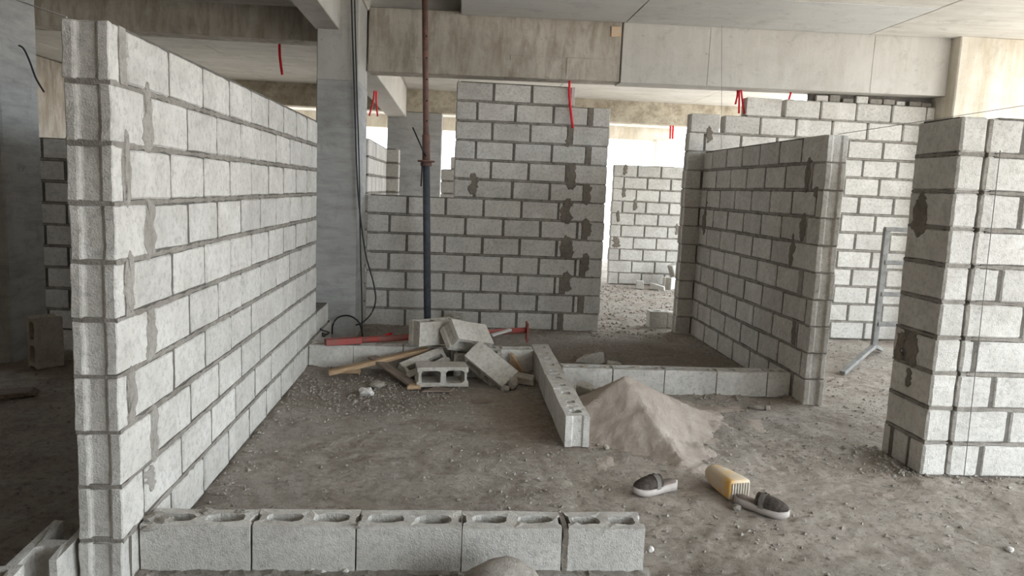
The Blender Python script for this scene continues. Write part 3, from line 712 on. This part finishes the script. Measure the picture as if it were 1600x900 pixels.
def chunk(name, pts, h, label, mat, z0=0, cat='fragment', bev=.006):
    bm = bmesh.new(); lo = [bm.verts.new((x, y, z0)) for x, y in pts]; n_ = len(pts)
    cx, cy = sum(q[0] for q in pts)/n_, sum(q[1] for q in pts)/n_
    hs = h if isinstance(h, (list, tuple)) else [h]*n_
    hi = [bm.verts.new((cx+(x-cx)*.9, cy+(y-cy)*.9, z0+hh)) for (x, y), hh in zip(pts, hs)]
    for i in range(n_): bm.faces.new((lo[i], lo[(i+1) % n_], hi[(i+1) % n_], hi[i]))
    bm.faces.new(lo[::-1]); bm.faces.new(hi); bmesh.ops.recalc_face_normals(bm, faces=bm.faces); bmesh.ops.bevel(bm, geom=list(bm.edges), offset=bev, segments=1, affect='EDGES')
    o = mesh_obj(name, bm_mesh(bm), mat); tag(o, label, cat); return o
chunk('block_fragment', [(.49, 5.66), (.66, 5.58), (.69, 5.68), (.53, 5.78)], [.06, .05, .065, .07], 'broken block slab lying between heap and middle block row', 'block_loose')
chunk('block_fragment', [(1.12, 6.42), (1.33, 6.36), (1.40, 6.44), (1.22, 6.56)], [.03, .115, .10, .05], 'wedge shaped block fragment on the second room floor', 'block_loose')
chunk('block_fragment', [(1.38, 6.30), (1.52, 6.28), (1.5, 6.38), (1.40, 6.40)], .035, 'small flat fragment beside the wedge in the second room', 'block_loose')
chunk('cardboard_scrap', [(.49, 6.05-.1), (.60, 5.87), (.62, 5.90), (.52, 5.99)], [.19, .05, .05, .17], 'brown cardboard scrap propped behind the leaning block', 'wood')
chunk('tile_scrap', [(-.20, 5.34), (.02, 5.36), (.05, 5.42), (-.10, 5.47)], .014, 'dark flat tile scrap under the open celled block', 'wood_old', bev=.003)
chunk('rubble_fragment', [(.90, 5.10), (1.02, 5.07), (1.05, 5.16), (.95, 5.22)], [.15, .12, .14, .16], 'brown crumbly fragment above the sand beside the low wall', 'rock', z0=.0)
# perforated brick against the back wall
me = hollow_mesh(.20, .10, .07, [(-.06, 0, .016, .022), (0, 0, .016, .022), (.06, 0, .016, .022)], 'block_loose', 91, ends=False)
o = mesh_obj('perforated_brick', me, None); orient(o, Vector((.075, 7.66, .105)), Vector((0, 0, 1)), Vector((1, 0, 0)), Vector((0, -1, .12)).normalized()); tag(o, 'small perforated brick standing on end by the back wall', 'brick')

# broken blocks at the lower left corner
def prism(name, prof, h, mat, loc, rz, jit=.004, seed=0, rx=0):
    rnd = random.Random(seed); bm = bmesh.new(); n_ = len(prof)
    lo = [bm.verts.new((x, y, 0)) for x, y in prof]; hi = [bm.verts.new((x+rnd.uniform(-jit, jit), y+rnd.uniform(-jit, jit), h+rnd.uniform(-jit*2, jit))) for x, y in prof]
    for i in range(n_): bm.faces.new((lo[i], lo[(i+1) % n_], hi[(i+1) % n_], hi[i]))
    e = [bm.edges.get((hi[i], hi[(i+1) % n_])) for i in range(n_)]; bmesh.ops.triangle_fill(bm, edges=e, use_beauty=True)
    e = [bm.edges.get((lo[i], lo[(i+1) % n_])) for i in range(n_)]; bmesh.ops.triangle_fill(bm, edges=e, use_beauty=True)
    o = mesh_obj(name, bm_mesh(bm), mat); o.location = loc; o.rotation_euler = (rx, 0, rz); return o
Hs = [(-.075, -.15), (-.047, -.15), (-.042, -.02), (-.02, -.012), (.015, -.012), (.045, -.02), (.047, -.12), (.075, -.12), (.075, .17), (.047, .17), (.042, .03), (-.042, .03), (-.047, .20), (-.075, .20)]
o = prism('broken_block', Hs, .19, 'block', (-1.385, 2.60, .003), .05, seed=3); tag(o, 'broken hollow block with open ends beside the long wall foot', 'concrete block')
U = [(-.19, -.075), (.02, -.075), (.17, -.075), (.17, .075), (.05, .075), (-.19, .075), (-.19, .046), (.02, .044), (.135, .042), (.135, -.044), (.0, -.046), (-.19, -.046)]
o = prism('broken_block', U, .19, 'block', (-1.56, 2.37, .003), .10, seed=4); tag(o, 'broken hollow block cut by the lower left picture corner', 'concrete block')
# upright block by the dark column, board on the dark floor
me = hollow_mesh(.39, BT, .19, None, 'block_loose', 41)
o = mesh_obj('concrete_block', me, None, loc=(-3.10, 5.86, .198)); o.rotation_euler = (0, math.pi/2, .9); tag(o, 'block standing on end at the foot of the dark column', 'concrete block')
chunk('board', [(-3.3, 4.7), (-2.75, 5.05), (-2.8, 5.2), (-3.5, 4.95)], .03, 'thin yellowish board lying on the dark floor at left', 'wood_old', cat='board')
# blocks near the doorway
me = hollow_mesh(.20, BT, .19, [(0, 0, .05, .04)], 'block', 51, ends=False)
o = mesh_obj('concrete_block', me, None, loc=(2.37, 8.30, .10)); o.rotation_euler = (0, 0, .03); tag(o, 'half block on the floor just beyond the doorway', 'concrete block')
o = mesh_obj('broken_block', block_mesh(.10), None, loc=(2.53, 8.31, .096)); o.rotation_euler = (0, .04, -.05); tag(o, 'narrow block piece beside the half block at the doorway', 'concrete block')
me = hollow_mesh(.39, BT, .19, None, 'block', 52)
q = bp(1040, 447, 'y', 11.95)
o = mesh_obj('concrete_block', me, None, loc=(3.62, 11.95, .098)); o.rotation_euler = (0, 0, .9); tag(o, 'whole block on the floor against the far doorway wall', 'concrete block')
o = mesh_obj('broken_block', block_mesh(.22), None, loc=(3.70, 12.02, .30)); o.rotation_euler = (0, 1.2, .3); tag(o, 'half block perched on the far whole block', 'concrete block')
chunk('block_fragment', [(2.98, 11.75), (3.10, 11.72), (3.12, 11.84), (3.0, 11.86)], .13, 'upright white fragment at the foot of the far wall', 'block')
chunk('block_fragment', [(3.2, 11.75), (3.42, 11.62), (3.46, 11.72), (3.25, 11.85)], [.11, .06, .06, .10], 'white fragment lying between upright fragment and far block', 'block')

# ------------------------------------------------------------------ timber and the red prop in the corner
o = bar('wood_plank', 'wood', bp(513, 583, 'z', .03), Vector((-.17, 5.93, .195)), .07, .035); tag(o, 'yellow brown timber plank slanting up onto the heap', 'plank')
o = bar('wood_board', 'wood_old', Vector((-.62, 5.90, .13)), bp(646, 601, 'z', .02), .085, .02); tag(o, 'dark weathered board crossing under the timber plank', 'plank')
o = chunk('wood_scrap', [(-.31, 5.40), (-.20, 5.42), (-.22, 5.52), (-.29, 5.50)], .03, 'pinkish wood scrap at the lower end of dark board', 'wood'); o['category'] = 'wood scrap'
o = chunk('wood_scrap', [(-.86, 5.83), (-.70, 5.83), (-.70, 5.90), (-.86, 5.90)], .05, 'small wood offcut at the foot of low back row', 'wood'); o['category'] = 'wood scrap'
rp = empty('lying_prop', (-1.0, 5.96, .225)); tag(rp, 'red steel shoring prop lying on the low back block row', 'steel prop')
A, B = Vector((0, 0, 0)), Vector((1.70, .66, .02))
tube('tube', 'red_steel', [A, A.lerp(B, .5), B], .027, rp, 10)
bar('flat_end', 'red_steel', A-(B-A)*.0, A+(B-A)*.16, .075, .05, rp)
pl = box('end_plate', 'red_steel', 1.69, 1.705, .58, .74, -.08, .09, rp, .002)
o = bar('red_stick', 'red_tube', bp(585, 531, 'y', 6.25), bp(612, 521, 'y', 6.35), .02, .02); tag(o, 'short bright red plastic stick behind the lying prop', 'stick')
o = bar('wood_stick', 'string', bp(768, 524, 'y', 6.4), bp(798, 515, 'y', 6.5), .045, .02); tag(o, 'pale grey timber strip lying over the red prop end', 'stick')

# ------------------------------------------------------------------ steel prop
pr = empty('steel_prop', (-.225, 7.4, 0)); tag(pr, 'upright telescopic steel prop, dark below and rusty red above', 'steel prop')
T = Vector((-.115, 0, 3.2))
def pp(z): return T*(z/3.2)
tube('lower_tube', 'prop_blue', [pp(.01), pp(1.0), pp(1.80)], .036, pr, 14)
up = tube('upper_tube', 'prop_rust', [pp(1.78), pp(2.5), pp(3.44)], .029, pr, 14)
tube('sleeve', 'prop_rust', [pp(1.72), pp(2.0)], .038, pr, 14)
cl = tube('collar', 'prop_rust', [pp(1.70), pp(1.735)], .056, pr, 14)
ring = [Vector((.075*math.cos(a), .075*math.sin(a)-.01, 0)) + pp(1.745) for a in np.linspace(0, 2*math.pi, 15)]
tube('handle_ring', 'prop_rust', ring, .010, pr, 6)
tube('pin', 'black_wire', [pp(1.79)+Vector((0, -.05, 0)), pp(1.85)+Vector((-.04, -.06, .02)), pp(2.06)+Vector((-.125, -.06, .0))], .008, pr, 6)
tube('pin_tail', 'black_wire', [pp(1.74)+Vector((-.035, -.06, 0)), pp(1.5)+Vector((-.05, -.06, 0))], .008, pr, 6)
box('base_plate', 'prop_blue', -.07, .07, -.07, .07, 0, .01, pr, .002)
for z in (2.13, 2.32, 2.52, 2.72, 2.92): tube('pin_hole', 'black_wire', [pp(z)+Vector((.012, -.0285, 0)), pp(z)+Vector((.012, -.020, 0))], .009, pr, 8)

# ------------------------------------------------------------------ trestle behind the partition
tr = empty('trestle', (4.13, 6.78, 0)); tag(tr, 'grey metal ladder trestle between partition and near right wall', 'trestle')
P0 = Vector((4.13, 6.78, 0))
def loc(v): return Vector(v)-P0
px_t, px_b = bp(1386, 357, 'y', 6.78), bp(1365, 545, 'y', 6.78)
bar('post', 'galvanised', loc(px_b), loc(px_t), .055, .045, tr, up=(0, 1, 0))
bar('post', 'galvanised', loc(px_b+Vector((.95, 0, 0))), loc(px_t+Vector((.95, 0, 0))), .055, .045, tr, up=(0, 1, 0))
for i, py in enumerate((358, 409, 458, 505)):
    q = px_t.lerp(px_b, (py-357)/188.)
    bar('rung' if i else 'top_rail', 'galvanised', loc(q+Vector((-.03 if i == 0 else 0, -.01, 0))), loc(q+Vector((.95, -.01, 0))), .045, .04, tr)
for dx in (0, .95):
    b0 = px_b+Vector((dx, 0, 0))
    f = bp(1316, 583, 'z', .02)+Vector((dx, 0, 0))
    bar('foot', 'galvanised', loc(b0+Vector((0, 0, .03))), loc(f), .05, .035, tr)
    bar('foot', 'galvanised', loc(b0+Vector((0, 0, .03))), loc(2*b0-f+Vector((-.25, -.1, f.z-2*b0.z+.02))), .05, .035, tr)

# ------------------------------------------------------------------ slippers and jug
def slipper(label, heel, toe):
    heel, toe = Vector(heel), Vector(toe); d = toe-heel; L = .275; yaw = math.atan2(d.y, d.x)
    c = (heel+toe)/2; r = empty('slipper', (c.x, c.y, floor_h(c.x, c.y)+.004), yaw); tag(r, label, 'slipper', 'pair of dusty slippers')
    def halfw(t): # 0 heel, 1 toe
        return .036*min(1, (t/.10)**.5 if t < .10 else 1)*(1-.0) + .014*max(0, min(1, (t-.3)/.35)) if t < .72 else .050*math.sqrt(max(0, 1-((t-.72)/.28)**2))
    ts = [0, .015, .05, .1, .2, .3, .4, .5, .6, .7, .78, .86, .92, .96, .985, 1]
    def slab(z0f, z1f, inset, name, mat):
        bm = bmesh.new(); rows = []
        for t_ in ts:
            w = max(.002, halfw(max(t_, .004))-inset); x = (t_-.5)*(L-2*inset)
            rows.append([bm.verts.new((x, s_*w*kk, z)) for s_, kk, z in ((-1, .93, z0f(t_)), (-1, 1, (z0f(t_)+z1f(t_))/2), (-1, .96, z1f(t_)), (1, .96, z1f(t_)), (1, 1, (z0f(t_)+z1f(t_))/2), (1, .93, z0f(t_)))])
        for a_, b_ in zip(rows, rows[1:]):
            for i in range(6): bm.faces.new((a_[i], a_[(i+1) % 6], b_[(i+1) % 6], b_[i]))
        bm.faces.new(rows[0]); bm.faces.new(rows[-1][::-1]); return mesh_obj(name, bm_mesh(bm), mat, r, smooth=True)
    top = lambda t_: .036 + .006*(1-t_) - .004*math.sin(t_*3.1) + .012*max(0, t_-.85)/.15*.5
    slab(lambda t_: .012*max(0, (t_-.8)/.2)**2, top, 0, 'sole', 'sole_rubber')
    slab(lambda t_: top(t_)-.004, lambda t_: top(t_)+.003, .006, 'insole', 'insole')
    def shell(t0, t1, hmul, name, mat, off=0, nn=11, parent=r):
        bm = bmesh.new(); rows = []
        for i in range(12):
            t_ = t0+(t1-t0)*i/11; s_ = (t_-.42)/.57; hh = (.058*math.sqrt(max(0, 1-max(0, (s_-.10)/.90)**2.2)) )*hmul + off
            w = max(.004, halfw(min(t_, .995))-.002+off); x = (t_-.5)*L
            rows.append([bm.verts.new((x, -w*math.cos(math.pi*j/(nn-1)), top(t_)-.006+hh*math.sin(math.pi*j/(nn-1))**.7)) for j in range(nn)])
        for a_, b_ in zip(rows, rows[1:]):
            for j in range(nn-1): bm.faces.new((a_[j], a_[j+1], b_[j+1], b_[j]))
        bmesh.ops.solidify(bm, geom=list(bm.faces), thickness=.004)
        return mesh_obj(name, bm_mesh(bm), mat, parent, smooth=True)
    u = shell(.42, .985, 1.04, 'upper', 'upper_brown')
    shell(.49, .59, 1.05, 'strap', 'strap_grey', .004)
    for s_ in (-1, 1): tube('rivet', 'black_wire', [(.017, 0, .086), (.017, 0, .0975)], .006, r, 8) if s_ > 0 else None
    return r
slipper('dusty brown slipper alone beside the sand, toe pointing left', bp(1053, 757, 'z', .02), bp(994, 768, 'z', .02))
slipper('dusty brown slipper touching the yellow jug, toe pointing right', bp(1150, 779, 'z', .02), bp(1231, 804, 'z', .02))

jn, jf = bp(1103, 735, 'z', .06), bp(1163, 762, 'z', .06)
d = (jf-jn); L = .27; yaw = math.atan2(d.y, d.x) - .25
jg = empty('plastic_jug', ((jn.x+jf.x)/2, (jn.y+jf.y)/2, floor_h(1.45, 3.6)+.0), yaw); tag(jg, 'dusty yellow plastic jug lying with its ribbed base forward', 'jug')
bm = bmesh.new(); rows = []
for t_, w, h_, pw in ((0, .022, .022, 2), (.03, .036, .036, 2.2), (.12, .049, .047, 2.4), (.35, .060, .054, 2.8), (.6, .064, .056, 3.4), (.85, .064, .056, 4.5), (.97, .062, .055, 6), (1, .056, .05, 6)):
    ring = []
    for i in range(24):
        a = 2*math.pi*i/24; co, si = math.cos(a), math.sin(a)
        ring.append(bm.verts.new(((t_-.5)*L, w*math.copysign(abs(co)**(2/pw), co), .057+h_*math.copysign(abs(si)**(2/pw), si))))
    rows.append(ring)
for a_, b_ in zip(rows, rows[1:]):
    for i in range(24): bm.faces.new((a_[i], a_[(i+1) % 24], b_[(i+1) % 24], b_[i]))
bm.faces.new(rows[0]); bm.faces.new(rows[-1][::-1]); mesh_obj('body', bm_mesh(bm), 'yellow_plastic', jg, smooth=True)
ba = box('base_panel', 'slot_dark', L/2-.004, L/2+.003, -.048, .048, .018, .096, jg, .002)
for i in range(7): box('rib', 'dusty_plastic', L/2, L/2+.009, -.05+i*.0155, -.05+i*.0155+.006, .016, .098, ba, .001)

# ------------------------------------------------------------------ red conduit stubs, cables, strings
def red(label, pts, r=.008, grp='red plastic conduit stubs hanging from the concrete'):
    o = tube('red_conduit', 'red_tube', smooth_path(pts, 4), r, n=8); tag(o, label, 'conduit', grp)
red('long red conduit hanging from the slab behind the left beam', [bp(437, 56, 'y', 9.5), bp(437, 85, 'y', 9.5), bp(441, 117, 'y', 9.5)], .016)
RY = bp(586, 141, 'z', 2.75).y
red('red conduit beside slim column, left of the splayed two', [bp(585, 141, 'y', RY), bp(583, 158, 'y', RY), bp(577, 181, 'y', RY)], .012)
red('red conduit beside slim column, right of the splayed two', [bp(588, 141, 'y', RY+.04), bp(588, 160, 'y', RY+.04), bp(590, 182, 'y', RY+.04)], .012)
red('red conduit dropping in front of the tall back wall top', [bp(890, 126, 'y', 7.86), bp(890, 155, 'y', 7.86), bp(895, 200, 'y', 7.84)], .013)
red('red conduit over the bright wall, leftmost of three', [bp(1152.5, 139, 'y', 8.0), bp(1152, 150, 'y', 8.0), bp(1149, 163, 'y', 8.0)], .011)
red('red conduit over the bright wall, middle of three', [bp(1155, 139, 'y', 7.98), bp(1155, 158, 'y', 7.98), bp(1154.5, 177, 'y', 7.98)], .011)
red('red conduit over the bright wall, right one of three', [bp(1158, 139, 'y', 7.96), bp(1160, 158, 'y', 7.96), bp(1163, 178, 'y', 7.96)], .011)
red('short red conduit poking out over the stepped block', [bp(1236, 144, 'y', 7.96), bp(1232, 158, 'y', 7.94)], .011)
red('red conduit in the doorway, left of the far pair', [bp(1048, 193, 'y', 14.1), bp(1047, 217, 'y', 14.1)], .018)
red('red conduit in the doorway, right of the far pair', [bp(1052, 193, 'y', 14.1), bp(1051, 217, 'y', 14.1)], .018)

def cable(label, pts, y, r=.006, mat='black_wire', cat='cable', name='cable'):
    o = tube(name, mat, smooth_path([bp(a, c, 'y', y) for a, c in pts], 5), r, n=6); tag(o, label, cat); return o
cable('black cable down the slim column, looping out at the floor', [(549, -6), (551, 60), (554, 150), (557, 250), (561, 320), (571, 395), (583, 440), (587, 468), (580, 490), (566, 504), (556, 508)], 7.14, .008)
cable('black cable straight down the slim column edge', [(554, -6), (557, 120), (561, 250), (563, 380), (565, 450), (566, 527)], 7.16, .007)
cable('black cable arched at the foot of the slim column', [(519, 522), (520, 508), (527, 497), (540, 493), (552, 496), (561, 504), (565, 516), (567, 527)], 7.10, .008)
cable('thin black wire on the dark left column', [(25, 70), (36, 75), (46, 95), (56, 122), (69, 144)], 6.2, .007)
o = tube('tie_wire', 'black_wire', smooth_path([bp(a, c, 'x', -1.13) for a, c in ((501, 514), (507, 517), (513, 519), (506, 526), (504, 520), (511, 523), (515, 519))], 4), .006, n=5); tag(o, 'twist of black tie wire on the low end of long wall', 'wire')
def string(label, pts, r, mat='string'):
    o = tube('builders_line', mat, pts, r, n=5); tag(o, label, 'string', "builders' lines"); return o
string('pale string stretched from long wall top to the left column', [Vector((-1.28, 2.62, 2.0)), bp(25, 0, 'y', 4.6), bp(-30, -24, 'y', 5.9)], .003)
string('thin string from partition top rising to the right edge', [Vector((2.72, 5.22, 2.0)), bp(1600, 165, 'y', 5.0), Vector((2.72, 5.22, 2.0)) + (bp(1600, 165, 'y', 5.0)-Vector((2.72, 5.22, 2.0)))*((6.5-2.72)/(bp(1600, 165, 'y', 5.0).x-2.72))], .0022, 'string_dark')
string('plumb line hanging slanted down the near right wall', [bp(1563, 235, 'y', 3.795), bp(1535, 480, 'y', 3.795), bp(1506, 745, 'y', 3.79)], .0022, 'string_dark')
string('thin vertical thread in front of the smooth beam half', [bp(1128, 0, 'y', 7.65), bp(1127, 232, 'y', 7.65)], .002, 'string_dark')
